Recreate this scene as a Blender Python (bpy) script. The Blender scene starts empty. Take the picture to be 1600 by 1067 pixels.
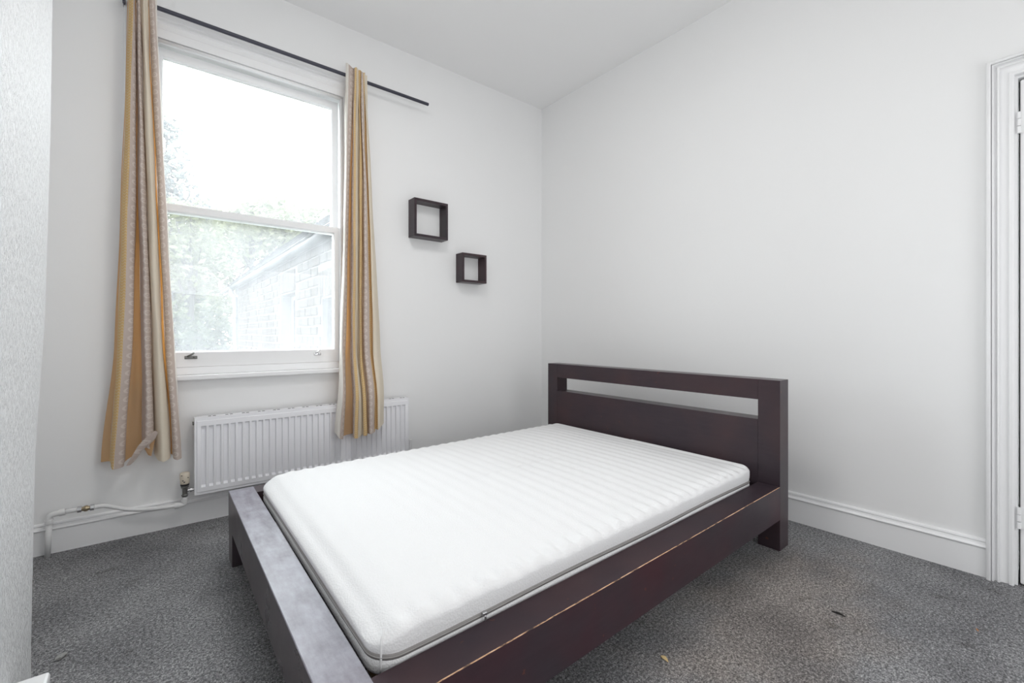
import bpy, bmesh, math, random
from mathutils import Vector, Matrix
random.seed(7)
PI = math.pi
scene = bpy.context.scene
COL = scene.collection

# ------------------------------------------------------------------ camera, sky, lights, exposure
cam_d = bpy.data.cameras.new('camera')
cam = bpy.data.objects.new('camera', cam_d)
COL.objects.link(cam)
cam.location = (-2.9005, -3.1568, 1.08)
cam.rotation_euler = (PI/2, 0, math.radians(51.2034 - 90))
cam_d.sensor_width = 36.0
cam_d.lens = 701.26/1600*36.0
cam_d.shift_y = -(533.5 - 521.5)/1600
cam_d.clip_start = 0.02
scene.camera = cam

world = bpy.data.worlds.new('overcast_sky')
scene.world = world
world.use_nodes = True
wb = world.node_tree.nodes['Background']
wb.inputs[0].default_value = (0.93, 0.97, 1.0, 1)
wb.inputs[1].default_value = 13.0

def area(name, loc, target, sx, sy, power, col=(1, 1, 1)):
    d = bpy.data.lights.new(name, 'AREA')
    d.shape = 'RECTANGLE'; d.size = sx; d.size_y = sy; d.energy = power; d.color = col
    o = bpy.data.objects.new(name, d); COL.objects.link(o)
    o.location = loc
    o.rotation_euler = (Vector(target) - Vector(loc)).to_track_quat('-Z', 'Y').to_euler()
    return o
# added fill behind the camera; the rear wall has no opening
area('rear_fill', (-1.2, -4.2, 1.2), (-1.2, 0, 0.8), 1.5, 1.6, 14, (0.985, 0.99, 1.0))
# added unseen fills behind the camera, aimed into the room and at the ceiling
area('left_fill', (-3.1, -3.9, 0.9), (0, -1.2, 0.6), 0.6, 1.4, 6.5, (1.0, 0.995, 0.985))
area('upward_fill', (-2.6, -3.45, 1.75), (-2.3, -2.7, 3.2), 0.9, 0.9, 11, (1.0, 0.99, 0.97))
# added fill under the ceiling above the bed, out of view, no fitting
area('overhead_fill', (-2.05, -1.8, 3.17), (-2.05, -1.8, 0), 0.5, 0.5, 17, (1.0, 0.99, 0.97))
# guides light sampling to the window opening (gives off nothing itself)
pt = area('window_portal', (-2.38, 0.20, 1.75), (-2.38, -3, 1.75), 1.0, 1.85, 1)
pt.data.cycles.is_portal = True

vs = scene.view_settings
vs.view_transform = 'Standard'; vs.look = 'None'; vs.gamma = 1; vs.use_curve_mapping = False
vs.exposure = -0.06
cy = scene.cycles
cy.max_bounces = 12; cy.diffuse_bounces = 7; cy.glossy_bounces = 4; cy.transparent_max_bounces = 12
cy.transmission_bounces = 6
cy.sample_clamp_indirect = 6
try:
    cy.use_denoising = True
except Exception:
    pass

# ------------------------------------------------------------------ materials
def lin(r, g, b):
    f = lambda v: (v/255/12.92) if v/255 <= 0.04045 else ((v/255 + 0.055)/1.055)**2.4
    return (f(r), f(g), f(b), 1)

class NT:
    def __init__(self, name):
        self.m = bpy.data.materials.new(name); self.m.use_nodes = True
        self.t = self.m.node_tree; self.n = self.t.nodes; self.l = self.t.links
        self.b = self.n['Principled BSDF']; self.out = self.n['Material Output']
    def add(self, typ, **kw):
        n = self.n.new(typ)
        for k, v in kw.items():
            setattr(n, k, v)
        return n
    def link(self, a, b): self.l.new(a, b)
    def coords(self, kind='Object', scale=(1, 1, 1), rot=(0, 0, 0)):
        tc = self.add('ShaderNodeTexCoord'); mp = self.add('ShaderNodeMapping')
        mp.inputs['Scale'].default_value = scale; mp.inputs['Rotation'].default_value = rot
        self.link(tc.outputs[kind], mp.inputs[0]); return mp.outputs[0]
    def noise(self, vec, scale, detail=3, rough=0.5):
        n = self.add('ShaderNodeTexNoise'); n.inputs['Scale'].default_value = scale
        n.inputs['Detail'].default_value = detail; n.inputs['Roughness'].default_value = rough
        if vec is not None: self.link(vec, n.inputs['Vector'])
        return n.outputs[0]
    def ramp(self, fac, stops):
        r = self.add('ShaderNodeValToRGB'); e = r.color_ramp.elements
        while len(e) < len(stops): e.new(0.5)
        for k, (p, c) in enumerate(stops):
            e[k].position = p; e[k].color = c if len(c) == 4 else (*c, 1)
        self.link(fac, r.inputs[0]); return r.outputs[0]
    def mixc(self, fac, a, b, blend='MIX'):
        m = self.add('ShaderNodeMix', data_type='RGBA', blend_type=blend)
        for s, v in ((0, fac), (6, a), (7, b)):
            if hasattr(v, 'node'): self.link(v, m.inputs[s])
            else: m.inputs[s].default_value = v
        return m.outputs[2]
    def math(self, op, a, b=0.0, c=None):
        m = self.add('ShaderNodeMath', operation=op)
        for s, v in ((0, a), (1, b), (2, c)):
            if v is None: continue
            if hasattr(v, 'node'): self.link(v, m.inputs[s])
            else: m.inputs[s].default_value = v
        return m.outputs[0]
    def bump(self, h, strength, dist=0.002, normal=None):
        b = self.add('ShaderNodeBump'); b.inputs['Strength'].default_value = strength
        b.inputs['Distance'].default_value = dist; self.link(h, b.inputs['Height'])
        if normal is not None: self.link(normal, b.inputs['Normal'])
        self.link(b.outputs[0], self.b.inputs['Normal']); return b.outputs[0]
    def set(self, col=None, rough=None, metal=None, spec=None, **kw):
        if col is not None:
            if hasattr(col, 'node'): self.link(col, self.b.inputs['Base Color'])
            else: self.b.inputs['Base Color'].default_value = col
        if rough is not None:
            if hasattr(rough, 'node'): self.link(rough, self.b.inputs['Roughness'])
            else: self.b.inputs['Roughness'].default_value = rough
        if metal is not None: self.b.inputs['Metallic'].default_value = metal
        if spec is not None: self.b.inputs['Specular IOR Level'].default_value = spec
        for k, v in kw.items(): self.b.inputs[k].default_value = v
        return self

M = {}
def simple(name, col, rough=0.5, metal=0.0, spec=0.5, bump=None):
    t = NT(name); t.set(col, rough, metal, spec)
    if bump:
        v = t.coords(); t.bump(t.noise(v, bump[0], 4), bump[1], 0.002)
    M[name] = t.m; return t.m

def wall_paint():
    t = NT('wall_paint'); v = t.coords()
    c = t.mixc(t.noise(v, 1.3, 2), (0.865, 0.867, 0.870, 1), (0.885, 0.886, 0.888, 1))
    t.set(c, 0.75, spec=0.25)
    h = t.math('ADD', t.math('MULTIPLY', t.noise(v, 3.5, 2), 2.5), t.math('MULTIPLY', t.noise(v, 90, 3), 0.15))
    t.bump(h, 0.12, 0.006); M['wall'] = t.m
wall_paint()
def ceiling_paint():
    t = NT('ceiling_paint'); v = t.coords()
    t.set((0.89, 0.89, 0.892, 1), 0.85, spec=0.2); t.bump(t.noise(v, 4, 2), 0.08, 0.006); M['ceiling'] = t.m
ceiling_paint()
def textured_paper():
    t = NT('textured_wallpaper'); v = t.coords('Object', (1, 1, 0.28))
    n1 = t.noise(v, 120, 4, 0.6); n2 = t.noise(v, 260, 3, 0.6)
    s = t.ramp(n1, [(0.40, (0, 0, 0)), (0.62, (1, 1, 1))])
    h = t.math('ADD', s, t.math('MULTIPLY', n2, 0.7))
    t.set((0.93, 0.935, 0.94, 1), 0.6, spec=0.4); t.bump(h, 0.85, 0.0055); M['paper'] = t.m
textured_paper()
def gloss_paint():
    t = NT('white_gloss_paint'); v = t.coords()
    t.set((0.89, 0.892, 0.90, 1), 0.35, spec=0.5)
    h = t.math('ADD', t.noise(v, 14, 3), t.math('MULTIPLY', t.noise(v, 60, 2), 0.3))
    t.bump(h, 0.07, 0.003); M['gloss'] = t.m
gloss_paint()
def carpet():
    t = NT('grey_cut_pile_carpet'); v = t.coords()
    pile = t.noise(v, 210, 3, 0.75)
    tuft = t.noise(v, 95, 2, 0.7)
    mixn = t.math('ADD', t.math('MULTIPLY', pile, 0.6), t.math('MULTIPLY', tuft, 0.4))
    base = t.ramp(mixn, [(0.36, (0.06, 0.06, 0.063)), (0.50, (0.24, 0.24, 0.247)), (0.64, (0.64, 0.635, 0.64))])
    big = t.noise(v, 2.6, 4, 0.6)
    worn = t.ramp(big, [(0.34, (0.72, 0.72, 0.73)), (0.62, (1.06, 1.06, 1.06))])
    c = t.mixc(1.0, base, worn, 'MULTIPLY')
    # a brownish trodden stain beside the bed, with a soft edge of its own
    tc = t.add('ShaderNodeTexCoord'); mp = t.add('ShaderNodeMapping')
    mp.inputs['Location'].default_value = (1.02, 2.44, 0); mp.inputs['Scale'].default_value = (1, 1, 1)
    t.link(tc.outputs['Object'], mp.inputs[0])
    mp2 = t.add('ShaderNodeMapping'); mp2.inputs['Rotation'].default_value = (0, 0, math.radians(12)); mp2.inputs['Scale'].default_value = (1.0, 2.3, 1)
    t.link(mp.outputs[0], mp2.inputs[0])
    ln = t.add('ShaderNodeVectorMath', operation='LENGTH'); t.link(mp2.outputs[0], ln.inputs[0])
    d = t.math('ADD', ln.outputs['Value'], t.math('MULTIPLY', t.math('SUBTRACT', t.noise(v, 5, 4), 0.5), 1.0))
    st = t.ramp(d, [(0.35, (1, 1, 1)), (0.85, (0, 0, 0))])
    stm = t.math('MULTIPLY', st, 0.62)
    c = t.mixc(stm, c, t.mixc(1.0, c, (1.12, 0.98, 0.86, 1), 'MULTIPLY'))
    dk = t.ramp(t.noise(v, 9, 3, 0.6), [(0.62, (1, 1, 1)), (0.74, (0.70, 0.69, 0.68))])
    c = t.mixc(1.0, c, dk, 'MULTIPLY')
    t.set(c, 1.0, spec=0.1); t.bump(mixn, 0.9, 0.008); M['carpet'] = t.m
carpet()
def dark_wood(name, smear_glare=0.0, redness=0.0, rough=0.32, spec=0.32):
    t = NT(name); v = t.coords('Object', (1, 1, 1))
    g = t.noise(t.coords('Object', (3, 3, 22)), 3, 5, 0.6)
    big = t.noise(v, 2.2, 3, 0.55)
    a = t.mixc(g, (0.032, 0.024, 0.030, 1), (0.052, 0.037, 0.046, 1))
    c = t.mixc(t.ramp(big, [(0.42, (0, 0, 0)), (0.68, (1, 1, 1))]), a, (0.062, 0.022 + 0.014*(1 - redness), 0.030 + 0.010*(1 - redness), 1))
    sp = t.ramp(t.noise(v, 34, 2, 0.5), [(0.735, (0, 0, 0)), (0.76, (1, 1, 1))])
    c = t.mixc(t.math('MULTIPLY', sp, 0.5), c, (0.16, 0.055, 0.035, 1))
    if smear_glare:
        # pale window glare put into the colour, broken by dust and polish smears
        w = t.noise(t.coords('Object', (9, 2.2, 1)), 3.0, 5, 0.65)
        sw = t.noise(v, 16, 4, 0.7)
        f = t.math('MULTIPLY', t.ramp(t.math('ADD', t.math('MULTIPLY', w, 0.6), t.math('MULTIPLY', sw, 0.4)), [(0.36, (0.5, 0.5, 0.5)), (0.62, (1, 1, 1))]), smear_glare)
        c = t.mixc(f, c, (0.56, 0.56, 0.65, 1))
    r = t.math('ADD', t.math('MULTIPLY', t.noise(v, 7, 4), 0.16), rough - 0.08)
    t.set(c, r, spec=spec)
    t.bump(g, 0.05, 0.001); M[name] = t.m
dark_wood('dark_wood'); dark_wood('dark_wood_top', smear_glare=0.58, rough=0.38); dark_wood('dark_wood_red', redness=1.0, rough=0.36, spec=0.25); dark_wood('dark_wood_matt', rough=0.5, spec=0.12); dark_wood('dark_wood_sheen', rough=0.30, spec=0.85)
def worn_edge():
    t = NT('worn_wood_edge'); v = t.coords()
    n = t.noise(t.coords('Object', (6, 60, 60)), 4, 4, 0.7)
    m = t.ramp(n, [(0.40, (0.03, 0.018, 0.018)), (0.50, (0.62, 0.36, 0.2)), (0.75, (0.85, 0.62, 0.45))])
    t.set(m, 0.6); M['worn'] = t.m
worn_edge()
simple('bare_wood', (0.48, 0.34, 0.19, 1), 0.6, bump=(30, 0.1))
def mattress_cover():
    t = NT('mattress_knit'); v = t.coords()
    vo = t.add('ShaderNodeTexVoronoi'); vo.inputs['Scale'].default_value = 190
    t.link(v, vo.inputs['Vector'])
    t.set((0.85, 0.85, 0.857, 1), 0.85, spec=0.2)
    h = t.math('ADD', vo.outputs['Distance'], t.math('MULTIPLY', t.noise(v, 9, 3), 0.8))
    t.bump(h, 0.35, 0.003); M['mattress'] = t.m
mattress_cover()
simple('zip_grey', (0.27, 0.255, 0.25, 1), 0.55)
simple('zip_teeth', (0.33, 0.32, 0.31, 1), 0.45)
simple('steel', (0.55, 0.55, 0.56, 1), 0.3, 1.0)
simple('seam_white', (0.78, 0.78, 0.785, 1), 0.8)
simple('radiator_white', (0.88, 0.88, 0.91, 1), 0.35)
simple('slot_dark', (0.05, 0.045, 0.04, 1), 0.8)
simple('pipe_white', (0.80, 0.80, 0.80, 1), 0.4, bump=(25, 0.1))
simple('brass_old', (0.42, 0.35, 0.24, 1), 0.35, 1.0, bump=(40, 0.15))
simple('chrome', (0.72, 0.72, 0.73, 1), 0.18, 1.0)
simple('valve_cream', (0.76, 0.68, 0.56, 1), 0.45)
simple('black_plastic', (0.02, 0.02, 0.022, 1), 0.5)
simple('grey_metal', (0.22, 0.22, 0.21, 1), 0.45, 0.8)
simple('rod_metal', (0.055, 0.055, 0.075, 1), 0.4, 0.3)
simple('gap_dark', (0.03, 0.03, 0.028, 1), 0.9)
simple('leaf_dry', (0.78, 0.60, 0.30, 1), 0.7)
simple('fleck_orange', (0.45, 0.22, 0.10, 1), 0.8)
simple('twig_dark', (0.03, 0.028, 0.026, 1), 0.9)
simple('fluff', (0.33, 0.33, 0.32, 1), 1.0)
simple('painted_plaster', (0.78, 0.78, 0.79, 1), 0.8)
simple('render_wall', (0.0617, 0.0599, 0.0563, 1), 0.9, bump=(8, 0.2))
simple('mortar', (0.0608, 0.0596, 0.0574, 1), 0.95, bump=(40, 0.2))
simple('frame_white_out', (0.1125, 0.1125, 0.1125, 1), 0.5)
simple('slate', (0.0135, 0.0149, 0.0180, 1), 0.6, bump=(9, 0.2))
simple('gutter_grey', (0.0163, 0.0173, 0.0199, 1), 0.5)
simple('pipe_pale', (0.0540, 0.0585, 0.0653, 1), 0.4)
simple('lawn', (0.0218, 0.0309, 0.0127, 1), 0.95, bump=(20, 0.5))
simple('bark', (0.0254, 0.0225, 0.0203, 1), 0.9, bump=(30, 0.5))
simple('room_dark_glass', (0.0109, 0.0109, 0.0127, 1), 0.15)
def brick_mat():
    t = NT('old_brick'); oi = t.add('ShaderNodeObjectInfo'); v = t.coords()
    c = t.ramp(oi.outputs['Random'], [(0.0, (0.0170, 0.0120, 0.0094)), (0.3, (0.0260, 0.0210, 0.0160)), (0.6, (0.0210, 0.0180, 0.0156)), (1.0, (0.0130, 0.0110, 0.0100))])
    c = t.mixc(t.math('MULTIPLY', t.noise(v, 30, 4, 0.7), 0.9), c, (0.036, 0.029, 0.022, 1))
    t.set(c, 0.95, spec=0.1); t.bump(t.noise(v, 60, 3), 0.5, 0.004); M['brick'] = t.m
brick_mat()
def leaf_mat(name, a, b):
    t = NT(name)
    g = t.add('ShaderNodeNewGeometry'); c = t.ramp(g.outputs['Random Per Island'], [(0, a), (1, b)])
    t.set(c, 0.7, spec=0.2)
    tr = t.add('ShaderNodeBsdfTranslucent'); t.link(c, tr.inputs[0])
    mx = t.add('ShaderNodeMixShader'); mx.inputs[0].default_value = 0.35
    t.link(t.b.outputs[0], mx.inputs[1]); t.link(tr.outputs[0], mx.inputs[2]); t.link(mx.outputs[0], t.out.inputs[0])
    M[name] = t.m
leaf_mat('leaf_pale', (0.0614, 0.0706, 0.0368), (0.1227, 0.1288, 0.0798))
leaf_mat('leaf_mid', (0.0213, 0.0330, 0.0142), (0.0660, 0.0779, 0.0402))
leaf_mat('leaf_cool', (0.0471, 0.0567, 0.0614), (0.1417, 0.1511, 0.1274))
def dirty_glass(name, haze):
    t = NT(name); t.n.remove(t.b)
    v = t.coords('Object', (1, 1, 1))
    tp = t.add('ShaderNodeBsdfTransparent'); tp.inputs[0].default_value = (0.97, 0.985, 0.98, 1)
    tl = t.add('ShaderNodeBsdfTranslucent'); tl.inputs[0].default_value = (0.93, 0.95, 0.98, 1)
    gl = t.add('ShaderNodeBsdfGlossy'); gl.inputs['Roughness'].default_value = 0.02
    # film of dust and dried rain streaks on the pane
    n = t.noise(t.coords('Object', (5, 1, 1.2)), 2.2, 4, 0.6)
    f = t.ramp(n, [(0.3, (haze*0.85,)*3), (0.7, (min(1, haze*1.12),)*3)])
    mx = t.add('ShaderNodeMixShader'); t.link(f, mx.inputs[0]); t.link(tp.outputs[0], mx.inputs[1]); t.link(tl.outputs[0], mx.inputs[2])
    fr = t.add('ShaderNodeFresnel'); fr.inputs[0].default_value = 1.45
    m2 = t.add('ShaderNodeMixShader'); t.link(t.math('MULTIPLY', fr.outputs[0], 0.5), m2.inputs[0])
    t.link(mx.outputs[0], m2.inputs[1]); t.link(gl.outputs[0], m2.inputs[2]); t.link(m2.outputs[0], t.out.inputs[0])
    M[name] = t.m
dirty_glass('glass_dusty', 0.12); dirty_glass('glass_upper', 0.10)
def cloth(name, col, pat=None, col2=None, trans=0.06, tcol=None):
    t = NT(name); uv = t.coords('UV')
    c = col
    sep = t.add('ShaderNodeSeparateXYZ'); t.link(uv, sep.inputs[0]); U, V = sep.outputs[0], sep.outputs[1]
    if pat == 'rings':
        fu = t.math('SUBTRACT', U, 0.5)
        fv = t.math('SUBTRACT', t.math('FRACT', t.math('DIVIDE', V, 0.045)), 0.5)
        r = t.math('SQRT', t.math('ADD', t.math('POWER', t.math('MULTIPLY', fu, 1.1), 2.0), t.math('POWER', fv, 2.0)))
        ring = t.math('LESS_THAN', t.math('ABSOLUTE', t.math('SUBTRACT', r, 0.24)), 0.075)
        dot = t.math('LESS_THAN', r, 0.07)
        wk = t.math('GREATER_THAN', t.math('SINE', t.math('MULTIPLY', t.math('ADD', U, t.math('MULTIPLY', V, 55)), 14)), 0.55)
        f = t.math('MAXIMUM', t.math('MAXIMUM', ring, dot), t.math('MULTIPLY', wk, 0.45))
        c = t.mixc(t.math('MULTIPLY', f, 0.75), col, col2)
    elif pat == 'waves':
        s = t.math('SINE', t.math('ADD', t.math('MULTIPLY', V, 420), t.math('MULTIPLY', t.math('SINE', t.math('MULTIPLY', U, 13)), 1.6)))
        f = t.math('GREATER_THAN', s, 0.2)
        c = t.mixc(t.math('MULTIPLY', f, 0.7), col, col2)
    elif pat == 'plain':
        n = t.noise(t.coords('UV', (3, 120, 1)), 3, 3)
        c = t.mixc(n, col, col2)
    t.set(c, 0.8, spec=0.2)
    wv = t.noise(t.coords('UV', (14, 500, 1)), 2.0, 2)
    t.bump(wv, 0.25, 0.001)
    tr = t.add('ShaderNodeBsdfTranslucent'); tr.inputs[0].default_value = tcol or (0.9, 0.6, 0.35, 1)
    mx = t.add('ShaderNodeMixShader'); mx.inputs[0].default_value = trans
    t.link(t.b.outputs[0], mx.inputs[1]); t.link(tr.outputs[0], mx.inputs[2]); t.link(mx.outputs[0], t.out.inputs[0])
    M[name] = t.m
cloth('cloth_mauve', (0.53, 0.445, 0.40, 1), 'rings', (0.70, 0.63, 0.58, 1))
cloth('cloth_cream', (0.72, 0.645, 0.52, 1), 'plain', (0.77, 0.70, 0.59, 1))
cloth('cloth_gold', (0.66, 0.45, 0.20, 1), 'waves', (0.70, 0.56, 0.37, 1), 0.08)
cloth('cloth_tan', (0.56, 0.40, 0.24, 1), 'plain', (0.62, 0.46, 0.29, 1), 0.30, (0.95, 0.42, 0.08, 1))
cloth('cloth_lining', (0.78, 0.74, 0.68, 1), 'plain', (0.82, 0.79, 0.74, 1), 0.12, (0.9, 0.85, 0.78, 1))

# ------------------------------------------------------------------ helpers
def obj(name, verts, faces, mat, parent=None, smooth=False, mats=None, fmat=None, uvs=None):
    me = bpy.data.meshes.new(name)
    me.from_pydata([tuple(v) for v in verts], [], faces)
    for m in (mats or [mat]): me.materials.append(M[m])
    if fmat: me.polygons.foreach_set('material_index', fmat)
    if smooth: me.polygons.foreach_set('use_smooth', [True]*len(me.polygons))
    if uvs:
        ul = me.uv_layers.new(name='uv')
        flat = []
        for p in me.polygons:
            for li in p.loop_indices: flat.append(li)
        for fi, p in enumerate(me.polygons):
            for k, li in enumerate(p.loop_indices): ul.data[li].uv = uvs[fi][k]
    me.update()
    o = bpy.data.objects.new(name, me); COL.objects.link(o)
    if parent: o.parent = parent
    return o

def fix_normals(o):
    bm = bmesh.new(); bm.from_mesh(o.data); bmesh.ops.recalc_face_normals(bm, faces=bm.faces); bm.to_mesh(o.data); bm.free(); return o

class MB:
    """collects shapes of ONE part"""
    def __init__(self): self.v = []; self.f = []
    def add(self, v, f):
        n = len(self.v); self.v += [tuple(p) for p in v]; self.f += [tuple(i + n for i in q) for q in f]; return self
    def box(self, x0, x1, y0, y1, z0, z1, bev=0.0, fn=None):
        bm = bmesh.new(); bmesh.ops.create_cube(bm, size=1)
        for p in bm.verts: p.co = Vector(((x0 + x1)/2 + p.co.x*(x1 - x0), (y0 + y1)/2 + p.co.y*(y1 - y0), (z0 + z1)/2 + p.co.z*(z1 - z0)))
        if bev: bmesh.ops.bevel(bm, geom=list(bm.edges), offset=bev, segments=2, affect='EDGES', profile=0.5)
        bm.verts.index_update()
        vv = [p.co.copy() for p in bm.verts]
        if fn: vv = [Vector(fn(*p)) for p in vv]
        self.add(vv, [[p.index for p in f.verts] for f in bm.faces]); bm.free(); return self
    def tube(self, pts, r, n=12, cap=True):
        pts = [Vector(p) for p in pts]; rr = r if isinstance(r, (list, tuple)) else [r]*len(pts)
        base = len(self.v); up = None
        for i, p in enumerate(pts):
            d = (pts[min(i + 1, len(pts) - 1)] - pts[max(i - 1, 0)]).normalized()
            if up is None:
                up = d.orthogonal().normalized()
            up = (up - d*up.dot(d)).normalized(); w = d.cross(up)
            for k in range(n):
                a = 2*PI*k/n; self.v.append(tuple(p + (up*math.cos(a) + w*math.sin(a))*rr[i]))
        for i in range(len(pts) - 1):
            for k in range(n):
                a, b = base + i*n + k, base + i*n + (k + 1) % n
                self.f.append((a, b, b + n, a + n))
        if cap:
            self.f.append(tuple(base + k for k in reversed(range(n))))
            e = base + (len(pts) - 1)*n; self.f.append(tuple(e + k for k in range(n)))
        return self
    def build(self, name, mat, parent=None, smooth=False):
        return fix_normals(obj(name, self.v, self.f, mat, parent, smooth))

def autosmooth(o, ang=35):
    me = o.data
    bm = bmesh.new(); bm.from_mesh(me)
    for f in bm.faces: f.smooth = True
    for e in bm.edges:
        if len(e.link_faces) == 2 and e.calc_face_angle(0) > math.radians(ang): e.smooth = False
    bm.to_mesh(me); bm.free(); return o

def box(name, x0, x1, y0, y1, z0, z1, mat, parent=None, bev=0.0, fn=None):
    return MB().box(x0, x1, y0, y1, z0, z1, bev, fn).build(name, mat, parent)

def empty(name, loc=(0, 0, 0)):
    o = bpy.data.objects.new(name, None); COL.objects.link(o); o.location = loc; o.empty_display_size = 0.1
    return o
def thing(name, label, cat, group=None):
    o = empty(name); tag(o, label, cat, group); return o
def tag(o, label, cat, group=None):
    o['label'] = label; o['category'] = cat
    if group: o['group'] = group
    return o
def struct(o, label=None, cat=None):
    o['kind'] = 'structure'
    if label: o['label'] = label
    if cat: o['category'] = cat
    return o
def grid_wall(name, axis, at0, at1, us, zs, holes, mat):
    """a solid wall slab with rectangular openings; u runs along the wall"""
    mb = MB()
    P = (lambda u, d, z: (u, d, z)) if axis == 'x' else (lambda u, d, z: (d, u, z))
    solid = lambda i, j: 0 <= i < len(us) - 1 and 0 <= j < len(zs) - 1 and (i, j) not in holes
    for i in range(len(us) - 1):
        for j in range(len(zs) - 1):
            if not solid(i, j): continue
            u0, u1, z0, z1 = us[i], us[i + 1], zs[j], zs[j + 1]
            for d in (at0, at1): mb.add([P(u0, d, z0), P(u1, d, z0), P(u1, d, z1), P(u0, d, z1)], [(0, 1, 2, 3)])
            if not solid(i - 1, j): mb.add([P(u0, at0, z0), P(u0, at1, z0), P(u0, at1, z1), P(u0, at0, z1)], [(0, 1, 2, 3)])
            if not solid(i + 1, j): mb.add([P(u1, at0, z0), P(u1, at1, z0), P(u1, at1, z1), P(u1, at0, z1)], [(0, 1, 2, 3)])
            if not solid(i, j - 1): mb.add([P(u0, at0, z0), P(u1, at0, z0), P(u1, at1, z0), P(u0, at1, z0)], [(0, 1, 2, 3)])
            if not solid(i, j + 1): mb.add([P(u0, at0, z1), P(u1, at0, z1), P(u1, at1, z1), P(u0, at1, z1)], [(0, 1, 2, 3)])
    o = mb.build(name, mat)
    bm = bmesh.new(); bm.from_mesh(o.data); bmesh.ops.remove_doubles(bm, verts=bm.verts, dist=1e-5)
    bmesh.ops.recalc_face_normals(bm, faces=bm.faces); bm.to_mesh(o.data); bm.free()
    return struct(o)

# ------------------------------------------------------------------ room shell
H = 3.2155
XL, YF = -3.62, -4.42
struct(box('floor', XL - 0.2, 0.2, YF - 0.2, 0.15, -0.15, 0.0, 'carpet'), 'dark grey cut pile carpet with brownish worn stains', 'floor')
struct(box('ceiling', XL - 0.3, 0.3, YF - 0.3, 0.3, H, H + 0.15, 'ceiling'), 'plain white painted ceiling', 'ceiling')
WX0, WX1, WZ0, WZ1 = -2.93, -1.83, 0.815, 2.76
grid_wall('wall_back', 'x', 0.0, 0.30, [XL - 0.2, WX0, WX1, 0.2], [-0.3, WZ0, WZ1, H + 0.1], {(1, 1)}, 'wall')['label'] = 'white painted wall around the sash window'
DY0, DY1, DZ = -3.79, -3.006, 2.19
grid_wall('wall_right', 'y', 0.0, 0.16, [YF - 0.2, DY0, DY1, 0.0], [-0.15, DZ, H + 0.1], {(1, 0)}, 'wall')['label'] = 'white painted wall behind the headboard'
struct(box('wall_left', XL - 0.15, XL, YF - 0.2, 0.0, -0.15, H + 0.1, 'wall'))
grid_wall('wall_front', 'x', YF - 0.2, YF, [XL, -2.7, -0.7, 0.2], [-0.15, 0.8, 2.7, H + 0.1], set(), 'wall')

# chimney breast whose papered face leans a little into the room towards the top
prof = [(0.0, -3.190), (0.126, -3.190), (0.394, -3.186), (0.71, -3.181), (1.127, -3.160), (1.698, -3.148), (2.281, -3.142), (H + 0.02, -3.135)]
vv, ff = [], []
def bx(z):
    for (a, xa), (b, xb) in zip(prof, prof[1:]):
        if a <= z <= b: return xa + (xb - xa)*(z - a)/(b - a)
    return prof[-1][1]
nz = 160
for k in range(nz + 1):
    z = (H + 0.02)*k/nz
    jig = 0.0016*math.sin(k*1.9) + 0.0012*math.sin(k*0.73 + 1) + random.uniform(-0.0012, 0.0012)
    x = bx(z)
    for (px, py) in ((XL - 0.05, -1.129 + jig), (x - 0.012, -1.129 + jig), (x - 0.003, -1.133 + jig), (x, -1.142 + jig), (x, -3.0), (XL - 0.05, -3.0)):
        vv.append((px, py, z))
for k in range(nz):
    for i in range(5):
        a = k*6 + i; ff.append((a, a + 1, a + 7, a + 6))
o = fix_normals(obj('chimney_breast', vv, ff, 'paper', smooth=False)); autosmooth(o, 30)
struct(o, 'chimney breast in rough textured white wallpaper at the left edge', 'chimney breast')
struct(box('baseboard_left', -3.2, -3.113, -2.9, -1.425, 0.0, 0.168, 'gloss', bev=0.007), 'chipped white block at the foot of the chimney breast', 'baseboard')

# skirting boards
SK = [(0, 0), (0.020, 0), (0.020, 0.125), (0.024, 0.128), (0.026, 0.134), (0.022, 0.139), (0.014, 0.142), (0.012, 0.150), (0.015, 0.156), (0.013, 0.162), (0.006, 0.165), (0, 0.166)]
def skirting(name, axis, a, b, scale=1.0, segs=40):
    vv, ff = [], []; n = len(SK)
    for k in range(segs + 1):
        u = a + (b - a)*k/segs
        w = 0.0006*math.sin(k*1.7)
        for (d, z) in SK:
            dd = -(d + (w if d else 0)); vv.append((u, dd, z*scale) if axis == 'x' else (dd, u, z*scale))
    for k in range(segs):
        for i in range(n - 1):
            q = k*n + i; ff.append((q, q + 1, q + n + 1, q + n))
    ff.append(tuple(range(n))); ff.append(tuple(reversed(range(segs*n, segs*n + n))))
    o = fix_normals(obj(name, vv, ff, 'gloss')); autosmooth(o, 40); return struct(o)
skirting('baseboard_back', 'x', XL, -0.022, 0.905)['label'] = 'white moulded skirting below the window wall'
skirting('baseboard_right', 'y', -2.924, 0.0)['label'] = 'white moulded skirting running from bed to door'

def mitred(name, prof, corners, plane, parent):
    """moulding profile (inset, protrusion) swept round up - across - down. corners: outer u0,u1,zbottom,ztop"""
    u0, u1, z0, z1 = corners; n = len(prof); rings = []
    s = 1 if u1 > u0 else -1
    for (uu, zz, su, sz) in ((u0, z0, s, 0), (u0, z1, s, -1), (u1, z1, -s, -1), (u1, z0, -s, 0)):
        rings.append([(uu + su*o_, zz + sz*o_, -p) for (o_, p) in prof])
    vv = []
    for r in rings:
        for (u, z, d) in r: vv.append((u, d, z) if plane == 'x' else (d, u, z))
    ff = []
    for k in range(3):
        for i in range(n - 1):
            q = k*n + i; ff.append((q, q + 1, q + n + 1, q + n))
    ff.append(tuple(range(n))); ff.append(tuple(reversed(range(3*n, 4*n))))
    o = fix_normals(obj(name, vv, ff, 'gloss', parent)); autosmooth(o, 50); return o

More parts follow.
